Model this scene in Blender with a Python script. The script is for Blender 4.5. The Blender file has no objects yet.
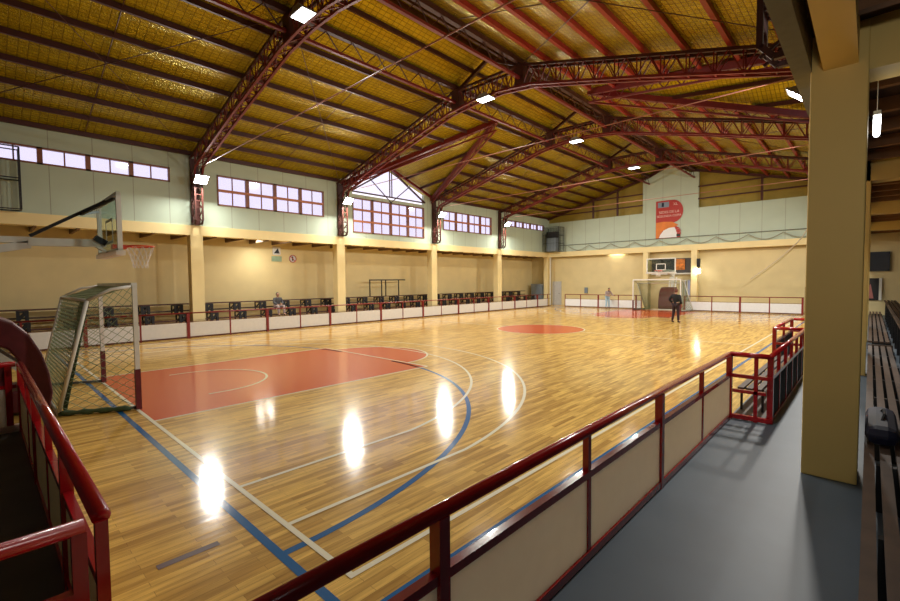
import bpy, bmesh, math, random
from mathutils import Vector, Matrix
random.seed(7)
S = bpy.context.scene
COL = S.collection
PI = math.pi

# ------------------------------------------------------------------ camera
cam_d = bpy.data.cameras.new('camera'); cam = bpy.data.objects.new('camera', cam_d); COL.objects.link(cam)
S.camera = cam
F = 445.223; CX, CY, CH = 2.60797, -1.73873, 2.04555
YAW, PITCH, ROLL = 2.32748564, -4.30572616e-02, -9.31248e-03
def cam_axes():
    cy, sy, cp, sp = math.cos(YAW), math.sin(YAW), math.cos(PITCH), math.sin(PITCH)
    f = Vector((cy*cp, sy*cp, sp)); r = Vector((sy, -cy, 0)); u = r.cross(f)
    cr, sr = math.cos(ROLL), math.sin(ROLL)
    return cr*r+sr*u, -sr*r+cr*u, f
r_, u_, f_ = cam_axes()
m = Matrix((r_, u_, -f_)).transposed().to_4x4(); m.translation = Vector((CX, CY, CH))
cam.matrix_world = m
cam_d.sensor_width = 36.0; cam_d.lens = F/900*36; cam_d.clip_start = .02; cam_d.clip_end = 300

# ------------------------------------------------------------------ world, exposure
W = bpy.data.worlds.new('daylight'); S.world = W; W.use_nodes = True
bg = W.node_tree.nodes['Background']; bg.inputs[0].default_value = (.95, .88, .98, 1); bg.inputs[1].default_value = 1.35
S.view_settings.view_transform = 'Standard'; S.view_settings.look = 'None'
S.view_settings.gamma = 1; S.view_settings.use_curve_mapping = False
S.view_settings.exposure = 0.0
S.cycles.use_denoising = True
S.cycles.max_bounces = 7; S.cycles.diffuse_bounces = 4; S.cycles.glossy_bounces = 3; S.cycles.transparent_max_bounces = 12
S.cycles.sample_clamp_indirect = 6.0
LAMP_W = 380.0      # column floodlights
BAY_W = 200.0       # ridge lamps
LAMP_COL = (1, .96, .88)

# ------------------------------------------------------------------ materials
def new_mat(name):
    M = bpy.data.materials.new(name); M.use_nodes = True
    return M, M.node_tree.nodes, M.node_tree.links, M.node_tree.nodes['Principled BSDF']
def mat(name, c, rough=.5, metal=0, var=.08, scale=8, bump=0, coat=0):
    M, N, L, P = new_mat(name)
    tc = N.new('ShaderNodeTexCoord'); nz = N.new('ShaderNodeTexNoise'); nz.inputs['Scale'].default_value = scale; nz.inputs['Detail'].default_value = 3
    L.new(tc.outputs['Object'], nz.inputs['Vector'])
    rp = N.new('ShaderNodeValToRGB'); L.new(nz.outputs['Fac'], rp.inputs[0])
    e = rp.color_ramp.elements
    e[0].position = .3; e[1].position = .7
    e[0].color = (*[max(0, v*(1-var)) for v in c], 1); e[1].color = (*[min(1, v*(1+var)) for v in c], 1)
    L.new(rp.outputs[0], P.inputs['Base Color'])
    P.inputs['Roughness'].default_value = rough; P.inputs['Metallic'].default_value = metal
    P.inputs['Coat Weight'].default_value = coat
    if bump:
        b = N.new('ShaderNodeBump'); b.inputs['Strength'].default_value = bump; b.inputs['Distance'].default_value = .01
        L.new(nz.outputs['Fac'], b.inputs['Height']); L.new(b.outputs[0], P.inputs['Normal'])
    return M
def emis(name, c, s):
    M, N, L, P = new_mat(name)
    P.inputs['Base Color'].default_value = (*c, 1); P.inputs['Emission Color'].default_value = (*c, 1); P.inputs['Emission Strength'].default_value = s
    return M

def wood_floor():
    M, N, L, P = new_mat('maple strip floor')
    tc = N.new('ShaderNodeTexCoord'); mp = N.new('ShaderNodeMapping'); mp.inputs['Rotation'].default_value = (0, 0, PI/2)
    L.new(tc.outputs['Object'], mp.inputs[0])
    br = N.new('ShaderNodeTexBrick'); L.new(mp.outputs[0], br.inputs['Vector'])
    br.inputs['Scale'].default_value = 1; br.inputs['Brick Width'].default_value = .62; br.inputs['Row Height'].default_value = .068
    br.inputs['Mortar Size'].default_value = .0012; br.offset = .37; br.offset_frequency = 2
    br.inputs['Color1'].default_value = (.80, .52, .13, 1); br.inputs['Color2'].default_value = (.38, .195, .030, 1); br.inputs['Mortar'].default_value = (.25, .13, .035, 1)
    br.inputs['Bias'].default_value = -.25
    mp2 = N.new('ShaderNodeMapping'); mp2.inputs['Scale'].default_value = (14, 1.1, 1); L.new(tc.outputs['Object'], mp2.inputs[0])
    nz = N.new('ShaderNodeTexNoise'); nz.inputs['Scale'].default_value = 1.6; nz.inputs['Detail'].default_value = 6; L.new(mp2.outputs[0], nz.inputs['Vector'])
    rp = N.new('ShaderNodeValToRGB'); rp.color_ramp.elements[0].position = .3; rp.color_ramp.elements[0].color = (.5, .42, .32, 1); rp.color_ramp.elements[1].position = .65; rp.color_ramp.elements[1].color = (1.08, 1.05, 1, 1)
    L.new(nz.outputs['Fac'], rp.inputs[0])
    mx = N.new('ShaderNodeMix'); mx.data_type = 'RGBA'; mx.blend_type = 'MULTIPLY'; mx.inputs[0].default_value = .75
    L.new(br.outputs['Color'], mx.inputs[6]); L.new(rp.outputs[0], mx.inputs[7])
    n3 = N.new('ShaderNodeTexNoise'); n3.inputs['Scale'].default_value = .35; L.new(tc.outputs['Object'], n3.inputs['Vector'])
    L.new(mx.outputs[2], P.inputs['Base Color'])
    P.inputs['Roughness'].default_value = .5; P.inputs['Specular IOR Level'].default_value = .04
    P.inputs['Coat Weight'].default_value = .8; P.inputs['Coat Roughness'].default_value = .115; P.inputs['Coat IOR'].default_value = 1.42
    b = N.new('ShaderNodeBump'); b.inputs['Strength'].default_value = .24; b.inputs['Distance'].default_value = .004
    L.new(nz.outputs['Fac'], b.inputs['Height']); L.new(b.outputs[0], P.inputs['Normal']); L.new(b.outputs[0], P.inputs['Coat Normal'])
    return M
def paint(name, c):
    M, N, L, P = new_mat(name)
    tc = N.new('ShaderNodeTexCoord'); nz = N.new('ShaderNodeTexNoise'); nz.inputs['Scale'].default_value = 3
    mp2 = N.new('ShaderNodeMapping'); mp2.inputs['Scale'].default_value = (14, 1.1, 1); L.new(tc.outputs['Object'], mp2.inputs[0]); L.new(mp2.outputs[0], nz.inputs['Vector'])
    P.inputs['Base Color'].default_value = (*c, 1)
    P.inputs['Roughness'].default_value = .5; P.inputs['Specular IOR Level'].default_value = .04
    P.inputs['Coat Weight'].default_value = .8; P.inputs['Coat Roughness'].default_value = .115; P.inputs['Coat IOR'].default_value = 1.42
    b = N.new('ShaderNodeBump'); b.inputs['Strength'].default_value = .1; b.inputs['Distance'].default_value = .004
    L.new(nz.outputs['Fac'], b.inputs['Height']); L.new(b.outputs[0], P.inputs['Normal']); L.new(b.outputs[0], P.inputs['Coat Normal'])
    return M
def foil():
    M, N, L, P = new_mat('yellow foil insulation under wire mesh')
    tc = N.new('ShaderNodeTexCoord')
    br = N.new('ShaderNodeTexBrick'); L.new(tc.outputs['Object'], br.inputs['Vector'])
    br.offset = 0; br.inputs['Scale'].default_value = 1; br.inputs['Brick Width'].default_value = .12; br.inputs['Row Height'].default_value = .2
    br.inputs['Mortar Size'].default_value = .012; br.inputs['Mortar Smooth'].default_value = .4
    br.inputs['Color1'].default_value = (.54, .425, .010, 1); br.inputs['Color2'].default_value = (.43, .33, .008, 1); br.inputs['Mortar'].default_value = (.27, .20, .006, 1)
    L.new(br.outputs['Color'], P.inputs['Base Color'])
    P.inputs['Metallic'].default_value = .5; P.inputs['Roughness'].default_value = .22
    nz = N.new('ShaderNodeTexNoise'); nz.inputs['Scale'].default_value = 22; nz.inputs['Detail'].default_value = 2; L.new(tc.outputs['Object'], nz.inputs['Vector'])
    b = N.new('ShaderNodeBump'); b.inputs['Strength'].default_value = .8; b.inputs['Distance'].default_value = .03
    ad = N.new('ShaderNodeMath'); ad.operation = 'SUBTRACT'; L.new(nz.outputs['Fac'], ad.inputs[0]); 
    ml = N.new('ShaderNodeMath'); ml.operation = 'MULTIPLY'; ml.inputs[1].default_value = .25; L.new(br.outputs['Fac'], ml.inputs[0]); L.new(ml.outputs[0], ad.inputs[1])
    L.new(ad.outputs[0], b.inputs['Height']); L.new(b.outputs[0], P.inputs['Normal'])
    return M
def cladding(axis):
    M, N, L, P = new_mat('grey green panels ' + axis)
    tc = N.new('ShaderNodeTexCoord'); mp = N.new('ShaderNodeMapping'); L.new(tc.outputs['Object'], mp.inputs[0])
    mp.inputs['Rotation'].default_value = (PI/2, 0, 0) if axis == 'x' else (PI/2, 0, PI/2)
    sp = N.new('ShaderNodeSeparateXYZ'); L.new(tc.outputs['Object'], sp.inputs[0])
    md = N.new('ShaderNodeMath'); md.operation = 'WRAP'; md.inputs[1].default_value = 1.15; md.inputs[2].default_value = 0
    L.new(sp.outputs[0 if axis == 'x' else 1], md.inputs[0])
    lt = N.new('ShaderNodeMath'); lt.operation = 'LESS_THAN'; lt.inputs[1].default_value = .022; L.new(md.outputs[0], lt.inputs[0])
    nz = N.new('ShaderNodeTexNoise'); nz.inputs['Scale'].default_value = 1.3; L.new(tc.outputs['Object'], nz.inputs['Vector'])
    rp = N.new('ShaderNodeValToRGB'); rp.color_ramp.elements[0].color = (.44, .53, .42, 1); rp.color_ramp.elements[1].color = (.51, .61, .49, 1); L.new(nz.outputs['Fac'], rp.inputs[0])
    mx = N.new('ShaderNodeMix'); mx.data_type = 'RGBA'; L.new(lt.outputs[0], mx.inputs[0]); L.new(rp.outputs[0], mx.inputs[6]); mx.inputs[7].default_value = (.3, .32, .25, 1)
    L.new(mx.outputs[2], P.inputs['Base Color']); P.inputs['Roughness'].default_value = .55
    return M
def glass(name, c=(.9, .9, 1), mixv=.08):
    M, N, L, P = new_mat(name); N.remove(P)
    tr = N.new('ShaderNodeBsdfTransparent'); tr.inputs[0].default_value = (*c, 1); gl = N.new('ShaderNodeBsdfGlossy'); gl.inputs['Roughness'].default_value = .05
    mx = N.new('ShaderNodeMixShader'); mx.inputs[0].default_value = mixv
    L.new(tr.outputs[0], mx.inputs[1]); L.new(gl.outputs[0], mx.inputs[2]); L.new(mx.outputs[0], N['Material Output'].inputs[0])
    return M

M_floor = wood_floor()
M_orange = paint('orange red court paint', (.56, .066, .003))
M_white = paint('cream white court line', (.80, .76, .58))
M_blue = paint('blue court line', (.001, .105, .30))
M_cream = mat('cream wall paint', (.88, .73, .37), .6, var=.05, scale=1.2)
M_pillar = mat('cream pillar paint', (.82, .60, .19), .6, var=.03, scale=1.2)
M_clx, M_cly = cladding('x'), cladding('y')
M_foil = foil()
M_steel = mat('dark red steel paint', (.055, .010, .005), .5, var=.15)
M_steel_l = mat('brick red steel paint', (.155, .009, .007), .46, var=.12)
M_rail = mat('glossy red rail paint', (.36, .007, .010), .22, var=.10, coat=.4)
M_redlit = mat('lamp lit red purlin', (.27, .012, .010), .45, var=.12)  # steel red raised to carry the lamp light on the right slope purlins
M_tie = mat('pale red tie rod', (.34, .14, .10), .4, var=.05)
M_board = mat('white board panel', (.78, .79, .80), .4, var=.03)
M_boardg = mat('translucent grey white board panel', (.80, .77, .68), .5, var=.04)
def _translucent(M, fac, c):
    N, L = M.node_tree.nodes, M.node_tree.links; P = N['Principled BSDF']; tl = N.new('ShaderNodeBsdfTranslucent'); tl.inputs[0].default_value = (*c, 1)
    mx = N.new('ShaderNodeMixShader'); mx.inputs[0].default_value = fac; L.new(P.outputs[0], mx.inputs[1]); L.new(tl.outputs[0], mx.inputs[2]); L.new(mx.outputs[0], N['Material Output'].inputs[0])
_translucent(M_boardg, .5, (.95, .90, .80))
M_walk = mat('blue grey walkway paint', (.068, .094, .122), .45, var=.14, scale=1.1, bump=.1)
M_dark = mat('dark concrete', (.075, .07, .065), .7, var=.2, scale=2)
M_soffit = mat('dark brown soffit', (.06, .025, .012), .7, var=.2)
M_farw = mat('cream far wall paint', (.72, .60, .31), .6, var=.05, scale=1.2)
M_black = mat('black steel', (.012, .012, .014), .45)
M_maroon = mat('maroon vinyl padding', (.12, .012, .018), .5, var=.15)
M_wpaint = mat('white painted steel', (.74, .74, .66), .35, var=.04)
M_net = mat('greenish net cord', (.24, .32, .18), .8)
M_netd = mat('dark green net bunch', (.05, .085, .035), .85)
M_netw = mat('white net cord', (.80, .78, .72), .8)
M_rim = mat('orange rim', (.60, .06, .02), .35)
M_frame = mat('brown window frame', (.24, .085, .04), .45, var=.15)
M_orfr = mat('orange brown transom', (.50, .17, .06), .45, var=.15)
M_glass = glass('window glass')
M_bglass = glass('backboard glass', (.80, .88, .86), .12)
M_plank = mat('weathered bench plank', (.065, .036, .02), .6, var=.25, scale=5)
M_plankr = mat('dark red bench plank', (.10, .035, .022), .5, var=.25, scale=5)
M_lampb = mat('grey lamp housing', (.30, .30, .30), .4, .6)
M_lens = emis('lit floodlight lens', (.95, .98, 1), 60)
M_bay = emis('lit ridge lamp lens', (.95, .98, 1), 14)
M_tube = emis('lit tube', (.97, .98, 1), 7)
M_greybox = mat('blue grey metal', (.22, .27, .33), .4, .3)
M_skin = mat('skin', (.45, .24, .15), .6)
M_hair = mat('dark hair', (.02, .012, .008), .7)
M_hairr = mat('reddish brown hair', (.12, .035, .02), .7)
M_cblack = mat('black cloth', (.004, .004, .005), .8)
M_cmar = mat('dark wine cloth', (.02, .006, .010), .8)
M_clblue = mat('light blue cloth', (.35, .52, .66), .8)
M_cgrey = mat('grey pink cloth', (.38, .30, .28), .8)
M_cdgrey = mat('dark grey cloth', (.08, .08, .085), .8)
M_pinkred = mat('faded red cloth', (.42, .16, .14), .8)
M_navy = mat('navy fabric', (.004, .006, .03), .6)
M_orangeart = mat('orange picture print', (.55, .17, .02), .4, var=.5, scale=5)

# ------------------------------------------------------------------ helpers
class MB:
    def __init__(s): s.v = []; s.f = []; s.m = []; s.sm = False
    def face(s, pts, mi=0):
        i = len(s.v); s.v += [tuple(p) for p in pts]; s.f.append(tuple(range(i, i+len(pts)))); s.m.append(mi); return s
    def box(s, x0, x1, y0, y1, z0, z1, mi=0):
        i = len(s.v)
        s.v += [(x, y, z) for x in (x0, x1) for y in (y0, y1) for z in (z0, z1)]
        for q in ((0,1,3,2),(4,6,7,5),(0,4,5,1),(2,3,7,6),(0,2,6,4),(1,5,7,3)): s.f.append(tuple(i+k for k in q)); s.m.append(mi)
        return s
    def bar(s, a, b, w, h=None, mi=0, up=(0,0,1)):
        a, b = Vector(a), Vector(b); h = h or w; d = (b-a).normalized(); u = Vector(up)
        if abs(d.dot(u)) > .98: u = Vector((1, 0, 0))
        r = d.cross(u).normalized()*w/2; n = r.normalized().cross(d).normalized()*h/2
        i = len(s.v)
        for p in (a, b): s.v += [tuple(p-r-n), tuple(p+r-n), tuple(p+r+n), tuple(p-r+n)]
        for q in ((0,1,2,3),(7,6,5,4),(0,4,5,1),(1,5,6,2),(2,6,7,3),(3,7,4,0)): s.f.append(tuple(i+k for k in q)); s.m.append(mi)
        return s
    def tube(s, pts, r, n=8, mi=0, closed=False):
        pts = [Vector(p) for p in pts]; i0 = len(s.v); k = len(pts); pr = None
        rs = r if isinstance(r, (list, tuple)) else [r]*k
        for j, p in enumerate(pts):
            if closed: d = pts[(j+1) % k]-pts[j-1]
            else: d = pts[min(j+1, k-1)]-pts[max(j-1, 0)]
            d.normalize()
            if pr is None:
                u = Vector((0,0,1)) if abs(d.z) < .9 else Vector((1,0,0)); r1 = d.cross(u).normalized()
            else: r1 = (pr - d*pr.dot(d)).normalized()
            pr = r1; r2 = d.cross(r1)
            for a in range(n):
                t = 2*PI*a/n; s.v.append(tuple(p+(r1*math.cos(t)+r2*math.sin(t))*rs[j]))
        for j in range(k if closed else k-1):
            b = (j+1) % k
            for a in range(n):
                s.f.append((i0+j*n+a, i0+j*n+(a+1) % n, i0+b*n+(a+1) % n, i0+b*n+a)); s.m.append(mi)
        if not closed:
            s.f.append(tuple(i0+a for a in range(n))[::-1]); s.m.append(mi); s.f.append(tuple(i0+(k-1)*n+a for a in range(n))); s.m.append(mi)
        return s
    def prism(s, poly, ax, a, b, mi=0):
        # poly in the two other axes, extruded along axis ax from a to b
        def P(q, t): return {'x': (t, q[0], q[1]), 'y': (q[0], t, q[1]), 'z': (q[0], q[1], t)}[ax]
        i = len(s.v); n = len(poly)
        s.v += [P(q, a) for q in poly]+[P(q, b) for q in poly]
        s.f.append(tuple(range(i, i+n))[::-1]); s.f.append(tuple(range(i+n, i+2*n))); s.m += [mi, mi]
        for k in range(n): s.f.append((i+k, i+(k+1) % n, i+n+(k+1) % n, i+n+k)); s.m.append(mi)
        return s
    def ball(s, c, rx, ry, rz, n=14, mi=0):
        i = len(s.v); h = n//2
        for j in range(h+1):
            a = PI*j/h
            for k in range(n):
                t = 2*PI*k/n; s.v.append((c[0]+rx*math.sin(a)*math.cos(t), c[1]+ry*math.sin(a)*math.sin(t), c[2]+rz*math.cos(a)))
        for j in range(h):
            for k in range(n): s.f.append((i+j*n+k, i+j*n+(k+1) % n, i+(j+1)*n+(k+1) % n, i+(j+1)*n+k)); s.m.append(mi)
        return s
    def build(s, name, mats, parent=None, smooth=False, bevel=0):
        if not isinstance(mats, (list, tuple)): mats = [mats]
        off = Vector((0, 0, 0)); p = parent
        while p is not None: off += p.location; p = p.parent
        me = bpy.data.meshes.new(name)
        me.from_pydata([tuple(Vector(q)-off) for q in s.v], [], s.f)
        for k, x in enumerate(s.m): me.polygons[k].material_index = x
        for x in mats: me.materials.append(x)
        bm = bmesh.new(); bm.from_mesh(me); bmesh.ops.remove_doubles(bm, verts=bm.verts, dist=1e-5) if smooth else None
        bmesh.ops.recalc_face_normals(bm, faces=bm.faces); bm.to_mesh(me); bm.free()
        if smooth: me.polygons.foreach_set('use_smooth', [True]*len(me.polygons))
        o = bpy.data.objects.new(name, me); COL.objects.link(o)
        if parent: o.parent = parent
        if bevel:
            b = o.modifiers.new('bevel', 'BEVEL'); b.width = bevel; b.segments = 2
        return o
def tag(o, label, cat, group=None):
    o['label'] = label; o['category'] = cat
    if group: o['group'] = group
    return o
def struct(o): o['kind'] = 'structure'; return o
def thing(name, label, cat, loc=(0,0,0), group=None):
    o = bpy.data.objects.new(name, None); o.empty_display_size = .1; COL.objects.link(o); o.location = loc
    return tag(o, label, cat, group)
def kids(o): return [c for c in bpy.data.objects if c.parent == o]
def copy_tree(o, parent=None):
    c = o.copy(); COL.objects.link(c); c.parent = parent
    for ch in kids(o): copy_tree(ch, c)
    return c
def text_mesh(s, size):
    cu = bpy.data.curves.new('t', 'FONT'); cu.body = s; cu.size = size; cu.extrude = .003; cu.align_x = 'CENTER'
    o = bpy.data.objects.new('t', cu); COL.objects.link(o)
    me = bpy.data.meshes.new_from_object(o.evaluated_get(bpy.context.evaluated_depsgraph_get()))
    bpy.data.objects.remove(o); return me

# ------------------------------------------------------------------ layout
YF = [4.35, 11.05, 17.75, 24.45]          # frame lines
YB = -5.0; YE = 31.2                      # building ends (Y), far wall face
XL, XR = -17.1, 2.1                       # column faces
DY0, DY1, DYM = 11.05, 17.75, 14.4        # dormer bay
CLEN = 29.0
def roofz(x): return 7.27+.27*((x-XL) if x < -7.5 else (XR-x))
XK1, XK2 = -8.95, -6.05; ZK = 7.27+.27*(XK1-XL); ZR = 10.2; XM = -7.5

# ------------------------------------------------------------------ floor
f = MB()
f.face([(-19.1, YB, 0), (1.13, YB, 0), (1.13, 31.85, 0), (-19.1, 31.85, 0)], 0)
Z1, Z2, Z3 = .002, .004, .006
def ring(cx, cy, r, w, a0, a1, mi, z, n=64, sx=1):
    for k in range(n):
        t0 = a0+(a1-a0)*k/n; t1 = a0+(a1-a0)*(k+1)/n
        f.face([(cx+(r-w/2)*math.cos(t0), cy+(r-w/2)*math.sin(t0), z), (cx+(r+w/2)*math.cos(t0), cy+(r+w/2)*math.sin(t0), z),
                (cx+(r+w/2)*math.cos(t1), cy+(r+w/2)*math.sin(t1), z), (cx+(r-w/2)*math.cos(t1), cy+(r-w/2)*math.sin(t1), z)], mi)
def rect(x0, x1, y0, y1, mi, z): f.face([(x0, y0, z), (x1, y0, z), (x1, y1, z), (x0, y1, z)], mi)
LW = .05
# basketball lines
for x in (.025, -15.025): rect(x-LW/2, x+LW/2, -.05, CLEN+.05, 2, Z2)
for y in (-.025, CLEN+.025): rect(-15, 0, y-LW/2, y+LW/2, 2, Z2)
rect(-15, 0, CLEN/2-LW/2, CLEN/2+LW/2, 2, .003)
f.face([(XM+1.8*math.cos(2*PI*k/64), CLEN/2+1.8*math.sin(2*PI*k/64), Z2) for k in range(64)], 1)
ring(XM, CLEN/2, 1.8, LW, 0, 2*PI, 2, Z3)
for e in (0, 1):
    def Y(y): return y if e == 0 else CLEN-y
    sg = 1 if e == 0 else -1
    f.face([(-9.7, Y(0), Z1), (-5.12, Y(0), Z1), (-5.12, Y(5.62), Z1), (-9.7, Y(5.62), Z1)], 1)
    f.face([(XM+1.65*math.cos(PI*k/32), Y(5.62+1.6*math.sin(PI*k/32)), Z1) for k in range(33)], 1)
    for x in (-9.7, -5.12): f.face([(x-LW/2, Y(0), Z2), (x+LW/2, Y(0), Z2), (x+LW/2, Y(5.62), Z2), (x-LW/2, Y(5.62), Z2)], 2)
    f.face([(-9.7, Y(5.6), Z3), (-5.12, Y(5.6), Z3), (-5.12, Y(5.65), Z3), (-9.7, Y(5.65), Z3)], 2)
    a = (0, PI) if e == 0 else (PI, 2*PI)
    ring(XM, Y(5.62), 1.65, LW, *a, 2, Z3)
    ring(XM, Y(1.4), 1.25, LW, *a, 2, Z3)
    for x in (XM-1.25, XM+1.25): f.face([(x-LW/2, Y(1.12), Z3), (x+LW/2, Y(1.12), Z3), (x+LW/2, Y(1.4), Z3), (x-LW/2, Y(1.4), Z3)], 2)
    for R_, xs, cy in ((6.62, .93, 1.45), (5.62, 1.95, 1.4)):
        dx = 7.5-xs; dy = math.sqrt(R_*R_-dx*dx); t = math.atan2(dy, dx)
        if e == 0: ring(XM, Y(cy), R_, LW, t, PI-t, 2, Z2, 96)
        else: ring(XM, Y(cy), R_, LW, PI+t, 2*PI-t, 2, Z2, 96)
        for x in (-xs, -15+xs): f.face([(x-LW/2, Y(0), Z2), (x+LW/2, Y(0), Z2), (x+LW/2, Y(cy+dy), Z2), (x-LW/2, Y(cy+dy), Z2)], 2)
    # blue futsal area
    yb = -.25
    if e == 0: ring(-6.35, yb, 5.78, .07, 0, PI/2, 3, Z1, 48); ring(-8.65, yb, 5.78, .07, PI/2, PI, 3, Z1, 48)
    else: ring(-6.35, CLEN-yb, 5.78, .07, -PI/2, 0, 3, Z1, 48); ring(-8.65, CLEN-yb, 5.78, .07, PI, 1.5*PI, 3, Z1, 48)
    f.face([(-15.435, Y(yb-.035), .0015), (.435, Y(yb-.035), .0015), (.435, Y(yb+.035), .0015), (-15.435, Y(yb+.035), .0015)], 3)
for x in (.40, -15.4): rect(x-.035, x+.035, -.215, CLEN+.215, 3, .0025)
f.face([(-1.12, -.93, Z1), (-1.05, -.93, Z1), (-1.05, -.51, Z1), (-1.12, -.51, Z1)], 4)
floor = struct(f.build('floor', [M_floor, M_orange, M_white, M_blue, mat('dark wood strip', (.07, .018, .012), .5)]))
struct(MB().box(1.13, 5.8, YB, 31.85, -.1, .0).build('floor', M_walk))
struct(MB().box(-6.02, .02, YB, -1.40, .0, .004).build('floor', M_dark))
struct(MB().box(-6.10, -6.02, YB, -1.40, .0, .10).build('trim_1', M_boardg))

# ------------------------------------------------------------------ walls
struct(MB().box(-19.3, -19.1, YB, 32.0, -.1, 4.2).build('wall_left', M_cream))
struct(MB().box(-19.3, 2.2, 31.8, 32.0, -.1, 4.2).box(2.2, 5.8, 31.8, 32.0, -.1, 4.7).build('wall_far', M_farw))
struct(MB().box(5.8, 6.0, YB, 32.0, -.1, 4.6).build('wall_right', M_dark))
struct(MB().box(-19.3, 6.0, YB-.2, YB, -.1, 10.5).build('wall_near', M_dark))
# upper left wall with window openings
wins = [(-3.9, 3.5, 5.97, 6.53, 1, 6), (5.2, 10.15, 5.28, 6.53, 2, 4), (11.83, 16.95, 4.66, 6.48, 3, 4), (18.6, 23.55, 5.3, 6.53, 2, 4), (25.55, 30.55, 6.1, 6.57, 1, 5)]
w = MB(); X0, X1 = XL-.22, XL-.04
y = YB; ztop = 7.27
for (a, b, z0, z1, r, c) in wins:
    w.box(X0, X1, y, a, 4.37, ztop); 
    w.box(X0, X1, a, b, 4.37, z0)
    if r == 3: w.box(X0, X1, a, b, z1, 6.66)
    else: w.box(X0, X1, a, b, z1, ztop)
    y = b
w.box(X0, X1, y, 31.4, 4.37, ztop)
struct(w.build('wall_left', M_cly))
def window(n, X, a, b, z0, z1, rows, cols, out=1):
    fr = MB(); t = .055
    xa, xb = X-.07, X+.045
    fr.box(xa, xb, a, b, z0, z0+t); fr.box(xa, xb, a, b, z1-t, z1)
    fr.box(xa, xb, a, a+t, z0, z1); fr.box(xa, xb, b-t, b, z0, z1)
    u = (b-a)/cols
    for k in range(1, cols): fr.box(xa, xb, a+u*k-.07, a+u*k+.07, z0, z1)
    o = struct(fr.build('window_%d' % n, M_frame))
    th = MB()
    for k in range(cols): th.box(X-.03, X+.01, a+u*(k+.5)-.02, a+u*(k+.5)+.02, z0+t, z1-t)
    th.build('glazing_bar', M_frame, o)
    if rows > 1:
        tr = MB()
        for k in range(1, rows): zz = z0+(z1-z0)*k/rows; tr.box(xa-.002, xb+.004, a+t, b-t, zz-.05, zz+.05)
        tr.build('transom', M_orfr, o)
    MB().box(X-.035, X-.03, a+t, b-t, z0+t, z1-t).build('pane', M_glass, o)
    return o
for n, (a, b, z0, z1, r, c) in enumerate(wins): window(n+1, XL-.06, a, b, z0, z1, r, c)
# triangular gable window over the three-row window
def tri_window(n, X):
    y0, y1, zb, za = 11.75, 17.05, 6.80, 8.36
    fr = MB(); fr.bar((X, y0, zb), (X, y1, zb), .10, .06); fr.bar((X, y0, zb), (X, DYM, za), .10, .07); fr.bar((X, y1, zb), (X, DYM, za), .10, .07)
    fr.bar((X, DYM-.05, zb), (X, DYM-.05, za), .05, .04); fr.bar((X, DYM+.1, zb), (X, DYM+.1, za-.05), .05, .04)
    o = struct(fr.build('window_%d' % n, M_steel))
    br = MB(); br.bar((X+.04, DYM, 6.5), (X+.04, 12.95, 7.62), .04, .04); br.bar((X+.04, DYM, 6.5), (X+.04, 15.85, 7.62), .04, .04)
    br.build('brace', M_steel, o)
    MB().face([(X-.03, y0, zb), (X-.03, y1, zb), (X-.03, DYM, za)]).build('pane', M_glass, o)
tri_window(6, XL-.06)
# far upper wall: low band, raised centre
w = MB(); Y0, Y1 = YE+.04, YE+.22
w.box(XL-.22, -9.4, Y0, Y1, 4.37, 6.78); w.box(-5.8, XR, Y0, Y1, 4.37, 6.78)
w.prism([(-9.4, 4.37), (-5.8, 4.37), (-5.8, 9.12), (-6.35, 9.2), (-7.5, 9.95), (-8.65, 9.45), (-9.4, 9.05)], 'y', Y0, Y1)
struct(w.build('wall_far', M_clx))
# concrete ledge beams (left, far, right) and soffits
struct(MB().box(XL-.45, XL, YB, 31.65, 3.98, 4.37).build('trim_2', M_cream))
struct(MB().box(XL, XR, YE, 31.6, 3.98, 4.37).build('trim_3', M_cream))
struct(MB().box(2.22, 2.48, YB, 31.6, 4.10, 4.5).build('trim_4', M_pillar))
struct(MB().box(-19.1, XL-.45, YB, 31.8, 4.15, 4.22).build('ceiling', M_soffit))
struct(MB().box(-19.1, 2.2, 31.6, 31.8, 4.15, 4.22).build('ceiling', M_soffit))
struct(MB().box(2.48, 5.8, YB, 31.8, 4.5, 4.56).build('ceiling', M_soffit))
struct(MB().box(2.13, 2.22, YB, 31.4, 4.46, 4.5).build('trim_12', M_soffit))
struct(MB().box(1.98, 2.13, YB, 31.4, 4.12, 7.27).build('wall_right', mat('backlit grey panels', (.16, .16, .12), .7)))  # wall panels coloured darker, their backlit shade is in the colour
# concrete cross beams of the right gallery
for k, y in enumerate([-2.35]+YF):
    struct(MB().box(2.48, 5.8, y-.2, y+.2, 4.02, 4.5).build('trim_%d' % (5+k), M_pillar))

# small joists under the left ledge and in the right gallery
names = ['nearest the left photo edge']
jl = MB()
for k in range(31):
    y = -2.6+1.1*k; jl.box(-19.1, XL-.06, y-.04, y+.04, 3.93, 3.98); jl.box(-19.1, XL-.45, y-.04, y+.04, 3.98, 4.15)
struct(jl.build('trim_10', mat('brown joist ends', (.22, .13, .06), .7)))
jr = MB()
for k in range(28):
    y = .2+1.117*k
    if min(abs(y-q) for q in YF) > .35: jr.box(2.48, 5.8, y-.05, y+.05, 4.32, 4.5)
struct(jr.build('trim_11', mat('brown joist timber', (.22, .10, .04), .7)))

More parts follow.
